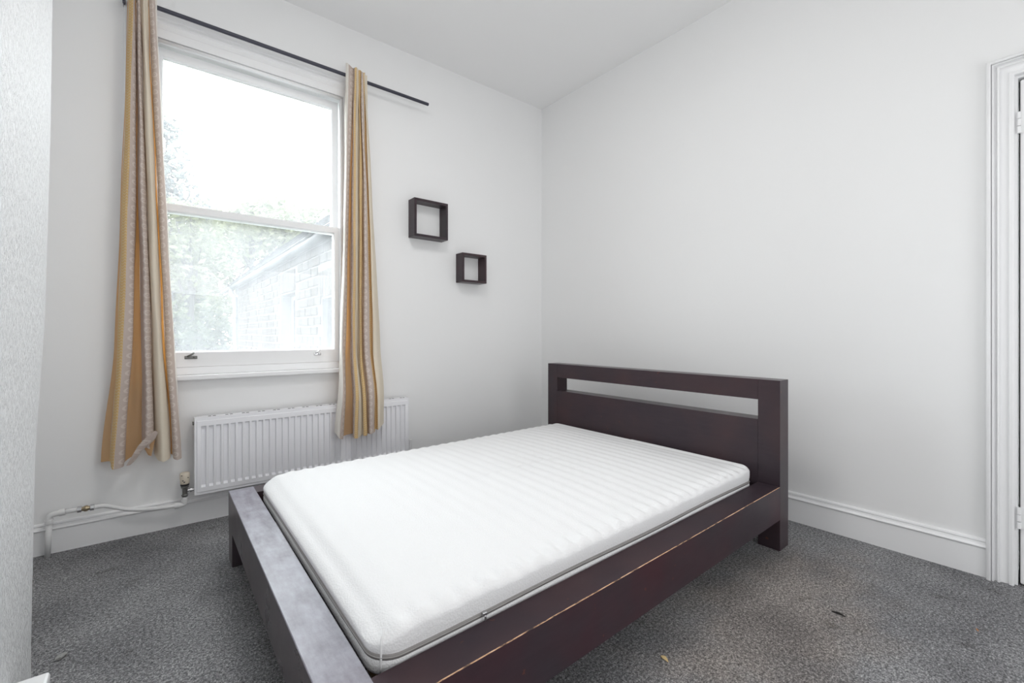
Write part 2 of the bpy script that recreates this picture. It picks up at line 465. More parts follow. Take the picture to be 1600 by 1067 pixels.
# door
door = empty('door_1'); struct(door, 'white panelled door at the right edge with fluted frame', 'door')
mitred('architrave', [(0, -0.001), (0, 0.034), (0.003, 0.039), (0.0145, 0.041), (0.0155, 0.025), (0.018, 0.034), (0.023, 0.036), (0.026, 0.020), (0.032, 0.018), (0.034, 0.029), (0.040, 0.031), (0.043, 0.019), (0.049, 0.015), (0.066, 0.013), (0.068, 0.021), (0.076, 0.024), (0.082, 0.020), (0.083, -0.001)],
       (-2.924, DY0 - 0.082, 0.0, 2.272), 'y', door)
mb = MB(); mb.box(0.0, 0.15, -3.016, -3.0065, 0, 2.188); mb.box(0.0, 0.15, -3.789, -3.78, 0, 2.188); mb.box(0, 0.15, -3.78, -3.016, 2.178, 2.188)
mb.build('door_lining', 'gloss', door)
box('door_gap_shade', 0.048, 0.058, -3.78, -3.0165, 0.0, 2.177, 'gap_dark', door)  # dark sheet behind the leaf, puts the gap's shade into colour
leaf = box('door_leaf', 0.002, 0.042, -3.772, -3.0225, 0.008, 2.168, 'gloss', door, bev=0.006)
for (y0, y1, z0, z1) in ((-3.66, -3.44, 0.25, 0.95), (-3.355, -3.135, 0.25, 0.95), (-3.66, -3.44, 1.12, 2.05), (-3.355, -3.135, 1.12, 2.05)):
    mb = MB(); mb.box(-0.004, 0.003, y0 - 0.015, y1 + 0.015, z0 - 0.015, z0, 0.002); mb.box(-0.004, 0.003, y0 - 0.015, y1 + 0.015, z1, z1 + 0.015, 0.002)
    mb.box(-0.004, 0.003, y0 - 0.015, y0, z0, z1, 0.002); mb.box(-0.004, 0.003, y1, y1 + 0.015, z0, z1, 0.002)
    mb.build('panel_moulding', 'gloss', door)
for z in (1.984, 0.292):
    mb = MB()
    for k in range(3):
        zz = z - 0.045 + 0.031*k
        mb.tube([(-0.006, -3.0195, zz), (-0.006, -3.0195, zz + 0.028)], 0.0068, 10)
    mb.box(-0.003, 0.003, -3.04, -3.021, z - 0.045, z + 0.045, 0.001)
    mb.build('hinge', 'gloss', door)

# window
win = empty('window_1'); struct(win, 'tall white painted sash window with two dusty panes', 'window')
mitred('architrave', [(0, -0.001), (0, 0.024), (0.006, 0.034), (0.020, 0.040), (0.034, 0.036), (0.040, 0.022), (0.047, 0.018), (0.050, 0.026), (0.062, 0.028), (0.068, 0.020), (0.078, 0.012), (0.082, 0.006), (0.130, 0.005), (0.131, -0.012)],
       (-3.013, -1.735, 0.846, 2.849), 'x', win)
def ring(mb, x0, x1, z0, z1, ix0, ix1, iz0, iz1, y0, y1, cham=0.006):
    O = [(x0, z0), (x1, z0), (x1, z1), (x0, z1)]; I = [(ix0, iz0), (ix1, iz0), (ix1, iz1), (ix0, iz1)]
    I2 = [(ix0 - cham, iz0 - cham), (ix1 + cham, iz0 - cham), (ix1 + cham, iz1 + cham), (ix0 - cham, iz1 + cham)]
    v = [(x, y0, z) for x, z in O] + [(x, y0, z) for x, z in I2] + [(x, y0 + cham*1.6, z) for x, z in I] + [(x, y1, z) for x, z in I] + [(x, y1, z) for x, z in O]
    f = []
    for k in range(5):
        a, b = 4*k, 4*((k + 1) % 5)
        for i in range(4):
            j = (i + 1) % 4; f.append((a + i, a + j, b + j, b + i))
    mb.add(v, f)
mb = MB(); ring(mb, WX0 + 0.001, WX1 - 0.001, 0.846, WZ1 - 0.001, -2.893, -1.869, 0.888, 2.712, 0.022, 0.16, 0.002); mb.build('box_frame', 'gloss', win)
# staff bead
mb = MB()
for (a, b) in (((-2.886, 0.006, 0.889), (-2.886, 0.006, 2.705)), ((-1.876, 0.006, 0.889), (-1.876, 0.006, 2.705)), ((-2.89, 0.006, 2.705), (-1.872, 0.006, 2.705))):
    mb.tube([a, b], 0.0115, 10)
mb.build('staff_bead', 'gloss', win, True)
mb = MB(); ring(mb, -2.8835, -1.8785, 1.772, 2.697, -2.846, -1.922, 1.806, 2.648, 0.062, 0.10); up_s = mb.build('upper_sash', 'gloss', win)
mb = MB(); ring(mb, -2.8835, -1.8785, 0.890, 1.813, -2.84, -1.921, 0.979, 1.769, 0.016, 0.056); lo_s = mb.build('lower_sash', 'gloss', win)
MB().box(-2.86, -1.905, 0.080, 0.084, 1.79, 2.66).build('pane', 'glass_upper', up_s)
MB().box(-2.85, -1.911, 0.034, 0.038, 0.965, 1.78).build('pane', 'glass_dusty', lo_s)
for x, w in ((-2.722, 0.030), (-2.030, 0.022)):
    mb = MB(); mb.box(x - w, x + w, 0.010, 0.017, 0.935, 0.953, 0.002)
    mb.tube([(x - w*0.5, 0.012, 0.95), (x - w*0.2, -0.004, 0.957), (x + w*0.2, -0.006, 0.964), (x + w*0.4, -0.002, 0.972)], 0.0055, 8)
    mb.tube([(x + w*0.55, 0.012, 0.945), (x + w*0.55, -0.008, 0.945)], 0.006, 8)
    o = mb.build('sash_lift', 'grey_metal' if x < -2.5 else 'chrome', lo_s, True)
mb = MB(); mb.box(WX0 + 0.002, WX1 - 0.002, -0.004, 0.30, 0.846, 0.889, 0.003); mb.build('sill_upstand', 'gloss', win)
mb = MB(); mb.box(-3.035, -1.713, -0.048, 0.001, 0.8165, 0.8455, 0.006); mb.build('sill_board', 'gloss', win)

# ------------------------------------------------------------------ bed frame (slightly out of square, as it stands)
def S(x, y, z): return (x + 0.012*(y + 0.564), y + 0.0194*(x + 0.45), z)
bed = thing('bed_frame', 'dark stained low wooden bed frame with slotted headboard', 'bed')
HB, HF = -0.340, -0.450           # headboard back and front
YR, YL = -2.255, -0.564           # right (near) and left (window) sides
RT, RB = 0.320, 0.155             # rail top, rail bottom
FX = -2.609
W = 'dark_wood'
for (a, b) in ((YR, YR + 0.105), (YL - 0.105, YL)):
    box('headboard_post', HF, HB, a, b, 0.0, 0.847, W, bed, 0.0018, S)
box('headboard_top_rail', HF, HB, YR + 0.1052, YL - 0.1052, 0.743, 0.847, W, bed, 0.0018, S)
box('headboard_panel', HF, HB, YR + 0.1052, YL - 0.1052, 0.20, 0.641, W, bed, 0.0018, S)
def rail(name, x0, x1, y0, y1, side, top_mat, side_mat, parent, edge_mat='worn'):
    """rail whose arrises are worn through on the outer side"""
    c = 0.0019
    if side == 'y-':   # outer face at y0 ; section in (y,z)
        sec = [(y1, RB), (y1, RT), (y0 + c, RT), (y0, RT - c), (y0, RB + c), (y0 + c, RB)]
        A = lambda s, t: S(t, s[0], s[1]); ends = (x0, x1)
    elif side == 'y+':
        sec = [(y0, RB), (y0, RT), (y1 - c, RT), (y1, RT - c), (y1, RB + c), (y1 - c, RB)]
        A = lambda s, t: S(t, s[0], s[1]); ends = (x0, x1)
    else:              # foot rail, outer face at x0
        sec = [(x1, RB), (x1, RT), (x0 + c, RT), (x0, RT - c), (x0, RB + c), (x0 + c, RB)]
        A = lambda s, t: S(s[0], t, s[1]); ends = (y0, y1)
    n = 24; vv, ff, fm = [], [], []
    for k in range(n + 1):
        t = ends[0] + (ends[1] - ends[0])*k/n
        for s in sec: vv.append(A(s, t))
    order = [1, 0, 2, 1, 2, 1]   # inner, top, arris, outer, arris, bottom
    for k in range(n):
        for i in range(6):
            j = (i + 1) % 6; a = k*6
            ff.append((a + i, a + j, a + 6 + j, a + 6 + i)); fm.append(order[i])
    ff.append(tuple(range(6))); fm.append(1); ff.append(tuple(reversed(range(n*6, n*6 + 6)))); fm.append(1)
    return fix_normals(obj(name, vv, ff, W, parent, mats=[top_mat, side_mat, edge_mat], fmat=fm))
rail('side_rail', FX + 0.1055, HF - 0.0005, YR, YR + 0.105, 'y-', 'dark_wood_matt', 'dark_wood_red', bed)
rail('side_rail', FX + 0.1055, HF - 0.0005, YL - 0.105, YL, 'y+', W, W, bed)
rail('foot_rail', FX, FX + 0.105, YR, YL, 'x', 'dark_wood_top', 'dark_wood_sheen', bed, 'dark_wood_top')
for (a, b) in ((YR + 0.001, YR + 0.128), (YL - 0.128, YL - 0.001)):
    box('foot_leg', FX + 0.001, FX + 0.104, a, b, 0.0, RB - 0.0005, 'dark_wood_sheen', bed, 0.0015, S)
box('centre_beam', FX + 0.106, HF - 0.001, -1.445, -1.375, 0.20, 0.262, W, bed, 0.001, S)
sl = None
for k in range(16):
    x = FX + 0.135 + k*0.123
    if sl is None:
        sl = MB().box(0, 0.07, YR + 0.1055, YL - 0.1055, 0.263, 0.281, 0.002, lambda a, b, c: S(a, b, c)).build('slat', 'bare_wood', bed)
        sl.location.x = x
    else:
        o = sl.copy(); COL.objects.link(o); o.parent = bed; o.location.x = x

# ------------------------------------------------------------------ mattress
mat_t = thing('mattress', 'white quilted foam mattress with grey zip on dark bed frame', 'mattress')
MX0, MX1, MY0, MY1 = -2.490, -0.472, -2.142, -0.690
def rrect(inset, R=0.07, nl=210, ns=150, nc=8):
    x0, x1, y0, y1 = MX0 + inset, MX1 - inset, MY0 + inset, MY1 - inset
    r = max(R - inset, 0.0005); pts = []
    def edge(a, b, n):
        for k in range(n): pts.append((a[0] + (b[0] - a[0])*k/n, a[1] + (b[1] - a[1])*k/n))
    def arc(cx, cy, a0):
        for k in range(nc): 
            a = a0 + PI/2*k/nc; pts.append((cx + r*math.cos(a), cy + r*math.sin(a)))
    edge((x0 + r, y0), (x1 - r, y0), nl); arc(x1 - r, y0 + r, -PI/2)
    edge((x1, y0 + r), (x1, y1 - r), ns); arc(x1 - r, y1 - r, 0)
    edge((x1 - r, y1), (x0 + r, y1), nl); arc(x0 + r, y1 - r, PI/2)
    edge((x0, y1 - r), (x0, y0 + r), ns); arc(x0 + r, y0 + r, PI)
    return pts
ZB, ZE, RO = 0.286, 0.378, 0.034
def quilt(x, y, d):
    """relief of the convoluted foam showing through the cover"""
    p = 2*PI*x/0.066
    w = math.sin(p + 0.35*math.sin(y*5))
    mid = max(0.0, 1 - abs((x + 1.25)/0.55))
    w2 = mid*math.sin(2*PI*y/0.07)
    a = 0.0007 + 0.0013*max(0, (x + 2.2)/1.7)
    edge_a = (0.0048 if y < -1.4 else 0.0022)*math.exp(-((d - 0.035)/0.03)**2)
    return (a*min(1, d/0.05) + edge_a)*w + 0.0014*w2*min(1, d/0.1)
levels = []   # (inset, z, flag top)
for (i, z) in ((0.02, ZB), (0.008, ZB + 0.001), (0.002, ZB + 0.006), (0.0, ZB + 0.014), (0.001, 0.318), (0.003, 0.326), (0.0045, 0.333), (0.003, 0.341), (0.001, 0.350), (0.0, 0.362), (0.0, ZE)):
    levels.append((i, z, None))
for k in range(1, 9):
    a = PI/2*k/8; levels.append((RO*(1 - math.cos(a)), ZE + RO*math.sin(a)*0.72, RO*(1 - math.cos(a))))
hw = (MY1 - MY0)/2 - 0.0006
nr = 74
for k in range(1, nr + 1):
    levels.append((RO + (hw - RO)*k/nr, None, 1))
vv, ff = [], []
N = len(rrect(0))
ztop = ZE + RO*0.72
for li, (ins, z, fl) in enumerate(levels):
    for pi_, (x, y) in enumerate(rrect(ins)):
        zz = z
        if z is None:
            crown = 0.020*(1 - (1 - min(1, (ins - RO)/0.5))**2)
            zz = ztop + crown
        if fl is not None: zz += quilt(x, y, ins)
        # the foot end is softer: its upper edge falls away in a wider curve
        fd = x - MX0
        if fd < 0.13 and zz > 0.335:
            tt = (0.13 - fd)/0.13
            zz -= (zz - 0.335)*0.52*tt*tt
        if zz is not None and 0.36 < zz and ins < 0.03 and abs(y - MY0) < 0.1:
            zz += 0.002*math.sin(x*31)
        vv.append(S(x, y, zz))
for li in range(len(levels) - 1):
    for k in range(N):
        a, b = li*N + k, li*N + (k + 1) % N
        ff.append((a, b, b + N, a + N))
ff.append(tuple(reversed(range(N)))); ff.append(tuple((len(levels) - 1)*N + k for k in range(N)))
fix_normals(obj('cover', vv, ff, 'mattress', mat_t, True))
zp = rrect(-0.0005)
def band(name, z0, z1, off, mat, par):
    vv, ff = [], []
    for (x, y), (xo, yo) in zip(rrect(0.0055), rrect(-off)):
        wob = 0.0025*math.sin(x*7 + y*5)
        for (px, py, z) in ((x, y, z0), (xo, yo, z0 + 0.001), (xo, yo, z1 - 0.001), (x, y, z1)): vv.append(S(px, py, z + wob))
    for k in range(N):
        a, b = 4*k, 4*((k + 1) % N)
        for i in range(3): ff.append((a + i, b + i, b + i + 1, a + i + 1))
    return fix_normals(obj(name, vv, ff, mat, par, True))
zb = band('zip_tape', 0.3255, 0.3405, -0.0015, 'zip_grey', mat_t); zb['label'] = 'grey zip tape'
band('zip_teeth', 0.3315, 0.3345, 0.0005, 'zip_teeth', zb)
sp = S(-2.19, MY0 - 0.003, 0.335)
mb = MB(); mb.box(sp[0] - 0.007, sp[0] + 0.007, sp[1] - 0.005, sp[1] + 0.003, sp[2] - 0.005, sp[2] + 0.005, 0.002); mb.box(sp[0] - 0.003, sp[0] + 0.003, sp[1] - 0.007, sp[1] - 0.004, sp[2] - 0.022, sp[2] - 0.003, 0.001)
mb.build('zip_slider', 'steel', zb)
# corner seam and the joins in the side band
cx, cy_ = MX0 + 0.07 - 0.07*math.cos(PI/4) - 0.0, MY0 + 0.07 - 0.07*math.sin(PI/4)
mb = MB(); mb.tube([S(cx + 0.004, cy_ + 0.004, 0.290), S(cx - 0.001, cy_ - 0.001, 0.31), S(cx + 0.002, cy_ + 0.002, 0.335), S(cx, cy_, 0.352), S(cx + 0.002, cy_ + 0.002, 0.368), S(cx + 0.014, cy_ + 0.014, 0.386)], 0.0028, 8)
mb.build('corner_seam', 'seam_white', mat_t, True)

# ------------------------------------------------------------------ radiator
rad = thing('radiator', 'white ribbed panel radiator under the window', 'radiator')
RX0, RX1, RZ0, RZ1, RY = -2.713, -1.424, 0.180, 0.611, -0.108
n_ribs = 35; pitch = (RX1 - RX0 - 0.048)/n_ribs
xs = [RX0, RX0 + 0.010, RX0 + 0.012]
ys = [0.0, 0.0, 0.004]
for k in range(n_ribs):
    a = RX0 + 0.024 + k*pitch
    for (f_, d) in ((0.14, 0.0), (0.22, -0.014), (0.78, -0.014), (0.86, 0.0)):
        xs.append(a + pitch*f_); ys.append(d)
xs += [RX1 - 0.012, RX1 - 0.010, RX1]; ys += [0.004, 0.0, 0.0]
zrow = [RZ0, RZ0 + 0.013, RZ0 + 0.016, RZ0 + 0.040, RZ0 + 0.052, RZ1 - 0.056, RZ1 - 0.048, RZ1 - 0.021, RZ1 - 0.018, RZ1]
def rad_y(i, j):
    d = ys[i]
    if j in (0, 1, 8, 9): return RY
    if j in (2, 3, 6, 7): return RY - 0.004
    return RY - 0.004 - d
vv, ff = [], []
for j, z in enumerate(zrow):
    for i, x in enumerate(xs): vv.append((x, rad_y(i, j) if not (i in (0, 1, len(xs) - 1, len(xs) - 2)) else RY, z))
nx = len(xs)
for j in range(len(zrow) - 1):
    for i in range(nx - 1):
        a = j*nx + i; ff.append((a, a + 1, a + nx + 1, a + nx))
o = obj('front_panel', vv, ff, 'radiator_white', rad); fix_normals(o); autosmooth(o, 22)
mb = MB(); ring(mb, RX0, RX1, RZ0, RZ1, RX0 + 0.012, RX1 - 0.012, RZ0 + 0.012, RZ1 - 0.012, RY + 0.0005, RY + 0.012, 0.001); mb.build('panel_edge', 'radiator_white', rad)
mb = MB(); mb.box(RX0, RX0 + 0.004, RY + 0.0125, -0.034, RZ0 + 0.012, RZ1 - 0.001, 0.001); mb.build('end_cover', 'radiator_white', rad)
mb = MB(); mb.box(RX1 - 0.004, RX1, RY + 0.0125, -0.034, RZ0 + 0.012, RZ1 - 0.001, 0.001); mb.build('end_cover', 'radiator_white', rad)
mb = MB(); mb.box(RX0 + 0.0045, RX1 - 0.0045, RY + 0.0125, -0.040, RZ1 - 0.008, RZ1 - 0.001, 0.001); mb.build('top_grille', 'radiator_white', rad)
for k in range(15):
    x = RX0 + 0.085 + k*0.0835
    mb = MB()
    for dx in (-0.012, 0.010): mb.box(x + dx - 0.007, x + dx + 0.007, -0.082, -0.068, RZ1 - 0.002, RZ1 - 0.0002)
    mb.build('grille_slot', 'slot_dark', rad)
mb = MB(); mb.tube([(RX0 + 0.003, -0.062, 0.575), (RX0 - 0.007, -0.062, 0.575)], 0.010, 10); mb.build('end_plug', 'grey_metal', rad)
for x in (-2.45, -1.70):
    mb = MB(); mb.box(x - 0.02, x + 0.02, -0.041, -0.001, 0.26, 0.54, 0.002); mb.build('wall_bracket', 'radiator_white', rad)

# thermostatic valve on the left
VX, VY = -2.755, -0.075
valve = thing('radiator_valve', 'thermostatic valve with cream head on left end of radiator', 'valve')
mb = MB(); mb.tube([(VX, VY, 0.248), (VX, VY, 0.252), (VX, VY, 0.285), (VX, VY, 0.302), (VX, VY, 0.309), (VX, VY, 0.311)], [0.019, 0.0215, 0.0235, 0.0235, 0.021, 0.015], 20)
hd = mb.build('valve_head', 'valve_cream', valve, True); autosmooth(hd, 40)
for (a, z) in ((-2.0, 0.270), (-2.2, 0.298), (-1.7, 0.262), (-1.0, 0.284)):
    x, y = VX + 0.0232*math.cos(a), VY + 0.0232*math.sin(a)
    mb = MB(); mb.box(x - 0.0035, x + 0.0035, y - 0.0012, y + 0.002, z - 0.002, z + 0.002); mb.build('scale_mark', 'black_plastic', hd)
mb = MB(); mb.tube([(VX, VY, 0.2385), (VX, VY, 0.2475)], [0.0205, 0.0205], 18); autosmooth(mb.build('collar_ring', 'black_plastic', valve), 40)
mb = MB(); mb.tube([(VX, VY, 0.176), (VX, VY, 0.186), (VX, VY, 0.190), (VX, VY, 0.205), (VX, VY, 0.222), (VX, VY, 0.228), (VX, VY, 0.238)], [0.013, 0.0165, 0.0125, 0.0125, 0.0130, 0.0185, 0.0185], 14)
autosmooth(mb.build('valve_body', 'grey_metal', valve), 40)
mb = MB(); mb.tube([(VX + 0.0125, VY, 0.208), (VX + 0.022, VY, 0.208), (VX + 0.023, VY, 0.208), (VX + 0.033, VY, 0.208), (VX + 0.034, VY, 0.208), (RX0 + 0.002, VY, 0.208)], [0.0075, 0.0075, 0.0125, 0.0125, 0.008, 0.008], 12)
autosmooth(mb.build('valve_tail', 'chrome', valve), 40)
# pipe run to the valve
pipe = thing('radiator_pipe', 'white painted copper pipe along the skirting with sagging plastic run', 'pipe')
def smooth_path(pts, n=8):
    pts = [Vector(p) for p in pts]; out = []
    for i in range(len(pts) - 1):
        p0, p1, p2, p3 = pts[max(i - 1, 0)], pts[i], pts[i + 1], pts[min(i + 2, len(pts) - 1)]
        for k in range(n):
            t = k/n; out.append(0.5*((2*p1) + (p2 - p0)*t + (2*p0 - 5*p1 + 4*p2 - p3)*t*t + (3*p1 - p0 - 3*p2 + p3)*t**3))
    out.append(pts[-1]); return out
PY = -0.055
mb = MB(); mb.tube([(-3.292, PY, 0.0), (-3.286, PY, 0.165)], 0.0115, 12); mb.build('riser', 'pipe_white', pipe, True)
mb = MB(); mb.tube([(-3.286, PY, 0.160), (-3.286, PY, 0.178)], 0.0165, 14); mb.tube(smooth_path([(-3.286, PY, 0.172), (-3.285, PY, 0.19), (-3.276, PY, 0.2), (-3.25, PY, 0.2035)]), 0.013, 12); mb.tube([(-3.252, PY, 0.2035), (-3.230, PY, 0.205)], 0.0165, 14)
autosmooth(mb.build('elbow', 'pipe_white', pipe), 45)
mb = MB(); mb.tube([(-3.232, PY, 0.2045), (-3.185, PY, 0.203)], 0.0105, 12); mb.build('stub_pipe', 'pipe_white', pipe, True)
mb = MB(); mb.tube([(-3.189, PY, 0.203), (-3.187, PY, 0.203), (-3.172, PY, 0.2025), (-3.170, PY, 0.2025)], [0.012, 0.0165, 0.0165, 0.012], 8); mb.build('compression_nut', 'chrome', pipe)
mb = MB(); mb.tube([(-3.1695, PY, 0.2025), (-3.166, PY, 0.2025), (-3.160, PY, 0.2022), (-3.152, PY, 0.202), (-3.146, PY, 0.202), (-3.1425, PY, 0.202)], [0.0105, 0.0105, 0.0145, 0.0145, 0.0105, 0.0105], 12); autosmooth(mb.build('isolating_valve', 'brass_old', pipe), 40)
mb = MB(); mb.tube([(-3.142, PY, 0.202), (-3.140, PY, 0.202), (-3.126, PY, 0.2015), (-3.124, PY, 0.2015)], [0.012, 0.0165, 0.0165, 0.012], 8); mb.build('compression_nut', 'chrome', pipe)
mb = MB(); mb.tube(smooth_path([(-3.126, PY, 0.2005), (-3.09, PY, 0.1995), (-3.05, PY, 0.183), (-3.00, PY, 0.160), (-2.95, PY - 0.002, 0.146), (-2.90, PY - 0.006, 0.139), (-2.85, PY - 0.011, 0.1345), (-2.79, VY + 0.003, 0.1335)]), 0.0105, 12); mb.build('flexible_run', 'pipe_white', pipe, True)
mb = MB(); mb.tube([(-2.800, VY + 0.003, 0.1335), (-2.777, VY, 0.1335)], 0.0165, 14); mb.tube(smooth_path([(-2.779, VY, 0.1335), (-2.763, VY, 0.134), (-2.756, VY, 0.141), (-2.755, VY, 0.158)]), 0.013, 12); mb.tube([(-2.755, VY, 0.148), (-2.755, VY, 0.166)], 0.0165, 14); mb.tube([(-2.755, VY, 0.164), (-2.755, VY, 0.1755)], 0.0100, 12)
autosmooth(mb.build('elbow', 'pipe_white', pipe), 45)
lock = thing('lockshield_valve', 'small white capped valve at the right end of radiator', 'valve')
LX = -1.395
mb = MB(); mb.tube([(LX, VY, 0.250), (LX, VY, 0.283), (LX, VY, 0.284), (LX, VY, 0.294), (LX, VY, 0.296)], [0.011, 0.011, 0.0145, 0.0145, 0.012], 16); autosmooth(mb.build('cap', 'pipe_white', lock), 40)
mb = MB(); mb.tube([(LX, VY, 0.0), (LX, VY, 0.19)], 0.008, 12); mb.tube([(LX, VY, 0.185), (LX, VY, 0.2495)], 0.0125, 12); mb.tube([(LX - 0.012, VY, 0.215), (RX1 + 0.0005, VY, 0.215)], 0.008, 10); autosmooth(mb.build('valve_body', 'pipe_white', lock), 40)

# ------------------------------------------------------------------ curtain rail and curtains
rod = thing('curtain_rod', 'thin dark metal curtain rod above the window', 'curtain rod')
ROY, ROZ = -0.09, 2.828
mb = MB(); mb.tube([(-3.005, ROY, ROZ), (-1.255, ROY, ROZ)], 0.0115, 16); autosmooth(mb.build('rod', 'rod_metal', rod), 40)
mb = MB(); mb.box(-3.0165, -3.0055, ROY - 0.016, ROY + 0.016, ROZ - 0.034, ROZ + 0.02, 0.003); mb.box(-3.0155, -3.0060, ROY + 0.0165, -0.001, ROZ - 0.012, ROZ + 0.012, 0.002); mb.build('wall_bracket', 'rod_metal', rod)
mb = MB(); mb.tube([(-1.752, ROY + 0.0105, ROZ - 0.002), (-1.752, -0.001, ROZ - 0.002)], 0.006, 10); mb.build('wall_hook', 'rod_metal', rod)

def cat(p0, p1, p2, p3, t):
    return 0.5*((2*p1) + (p2 - p0)*t + (2*p0 - 5*p1 + 4*p2 - p3)*t*t + (3*p1 - p0 - 3*p2 + p3)*t**3)
def curtain(name, cols, zlev, hem, strips, ztop_fn, push, label):
    """cols: x at four heights and a depth; strips: material per gap between columns"""
    root = thing(name, label, 'curtain', None)
    n = len(cols); sub = 4; nz = 64
    # strip runs of the same material become one woven panel each
    def column(c, t):     # t 0 top .. 1 hem ; piecewise through four heights
        zz = [0.0, (zlev[0] - zlev[1])/(zlev[0] - zlev[3]), (zlev[0] - zlev[2])/(zlev[0] - zlev[3]), 1.0]
        X = c[:4]
        for k in range(3):
            if t <= zz[k + 1] or k == 2:
                u = (t - zz[k])/(zz[k + 1] - zz[k])
                return cat(X[max(k - 1, 0)], X[k], X[k + 1], X[min(k + 2, 3)], u)
    runs = []
    for i, s in enumerate(strips):
        if runs and runs[-1][0] == s: runs[-1][2] = i + 1
        else: runs.append([s, i, i + 1])
    for (s, a, b) in runs:
        pts, uu = [], []
        m = (b - a)*sub
        for q in range(m + 1):
            i = min(a + q//sub, n - 2) if q < m else b - 1
            u = (q - (i - a)*sub)/sub
            uu.append((i, u, q/m))
        vv, ff, uv = [], [], []
        for r in range(nz + 1):
            t = r/nz
            for (i, u, w) in uu:
                i0, i1, i2, i3 = max(i - 1, 0), i, i + 1, min(i + 2, n - 1)
                x = cat(column(cols[i0], t), column(cols[i1], t), column(cols[i2], t), column(cols[i3], t), u)
                y = cat(cols[i0][4], cols[i1][4], cols[i2][4], cols[i3][4], u)
                zh = hem[i1] + (hem[i2] - hem[i1])*u
                zt = ztop_fn((i + u)/(n - 1))
                z = zt + (zh - zt)*t
                amp = 0.75 + 0.25*min(1, t*2)
                k9 = min(1, max(0, (z - 2.60)/0.18)); k9 = k9*k9*(3 - 2*k9)
                y = -0.095 + (y + 0.095)*amp - push(z)
                y = y + (min(y, -0.107 + 0.25*(y + 0.095)) - y)*k9
                vv.append((x + 0.0015*math.sin(z*9 + i), y + 0.003*math.sin(z*6 + i*0.9), z))
        k_ = len(uu)
        for r in range(nz):
            for c in range(k_ - 1):
                q = r*k_ + c; ff.append((q, q + 1, q + k_ + 1, q + k_))
                za, zb_ = vv[q][2], vv[q + k_][2]
                uv.append(((uu[c][2], za), (uu[c + 1][2], za), (uu[c + 1][2], zb_), (uu[c][2], zb_)))
        obj('woven_stripe', vv, ff, s, root, True, uvs=uv)
    return root
g, mv, cr, tn, ln_ = 'cloth_gold', 'cloth_mauve', 'cloth_cream', 'cloth_tan', 'cloth_lining'
LEFT = [(-2.995,-3.021,-3.051,-3.100,-0.060),(-2.991,-3.015,-3.037,-3.064,-0.085),(-2.986,-3.006,-3.031,-3.057,-0.120),(-2.973,-2.990,-3.013,-3.047,-0.140),(-2.965,-2.966,-2.981,-3.014,-0.110),(-2.964,-2.961,-2.980,-3.008,-0.060),(-2.963,-2.959,-2.962,-2.964,-0.065),(-2.961,-2.956,-2.942,-2.938,-0.080),(-2.954,-2.940,-2.922,-2.917,-0.135),(-2.946,-2.925,-2.901,-2.893,-0.100),(-2.945,-2.922,-2.897,-2.888,-0.065),(-2.940,-2.917,-2.891,-2.872,-0.110),(-2.930,-2.901,-2.872,-2.848,-0.135),(-2.917,-2.885,-2.854,-2.820,-0.105),(-2.915,-2.882,-2.850,-2.815,-0.060),(-2.912,-2.876,-2.840,-2.808,-0.070),(-2.906,-2.872,-2.837,-2.806,-0.110),(-2.893,-2.859,-2.821,-2.791,-0.130),(-2.883,-2.844,-2.804,-2.773,-0.110),(-2.877,-2.840,-2.799,-2.769,-0.090)]
LS = [tn, g, g, mv, mv, tn, tn, mv, mv, mv, cr, cr, cr, cr, tn, mv, mv, mv, ln_]
LH = [0.425, 0.430, 0.404, 0.396, 0.398, 0.412, 0.445, 0.485, 0.485, 0.46, 0.430, 0.405, 0.398, 0.408, 0.42, 0.415, 0.402, 0.398, 0.400, 0.402]
lc = curtain('curtain', LEFT, (2.85, 1.87, 0.985, 0.43), LH, LS, lambda s: 2.885 + 0.006*math.sin(s*40), lambda z: 0.0, 'left striped gold and mauve curtain with turned-up hem beside the window')
# turned-up corner of the hem
fl = [(-3.000, -0.128, 0.405), (-2.955, -0.150, 0.500), (-2.935, -0.160, 0.528), (-2.905, -0.165, 0.560), (-2.883, -0.162, 0.575), (-2.873, -0.158, 0.562),
      (-2.884, -0.150, 0.530), (-2.903, -0.148, 0.516), (-2.922, -0.145, 0.490), (-2.938, -0.140, 0.474), (-2.962, -0.134, 0.430), (-2.985, -0.128, 0.404)]
cv = [sum(p[k] for p in fl)/len(fl) for k in range(3)]; cv[1] -= 0.012
vv = [tuple(cv)] + fl; nF = len(fl)
ff = [(0, 1 + k, 1 + (k + 1) % nF) for k in range(nF)]
obj('turned_up_hem', vv, ff, 'cloth_mauve', lc, True, uvs=[((0.5, vv[a][2]), ((vv[b][0] + 3)*8, vv[b][2]), ((vv[c][0] + 3)*8, vv[c][2])) for a, b, c in ff])
fl = [(-2.928, -0.118, 0.478), (-2.884, -0.140, 0.524), (-2.900, -0.125, 0.436), (-2.912, -0.110, 0.440)]
obj('hem_underside', fl, [(0, 1, 2), (0, 2, 3)], 'cloth_tan', lc, False, uvs=[((0, 0), (1, 0), (1, 1)), ((0, 0), (1, 1), (0, 1))])
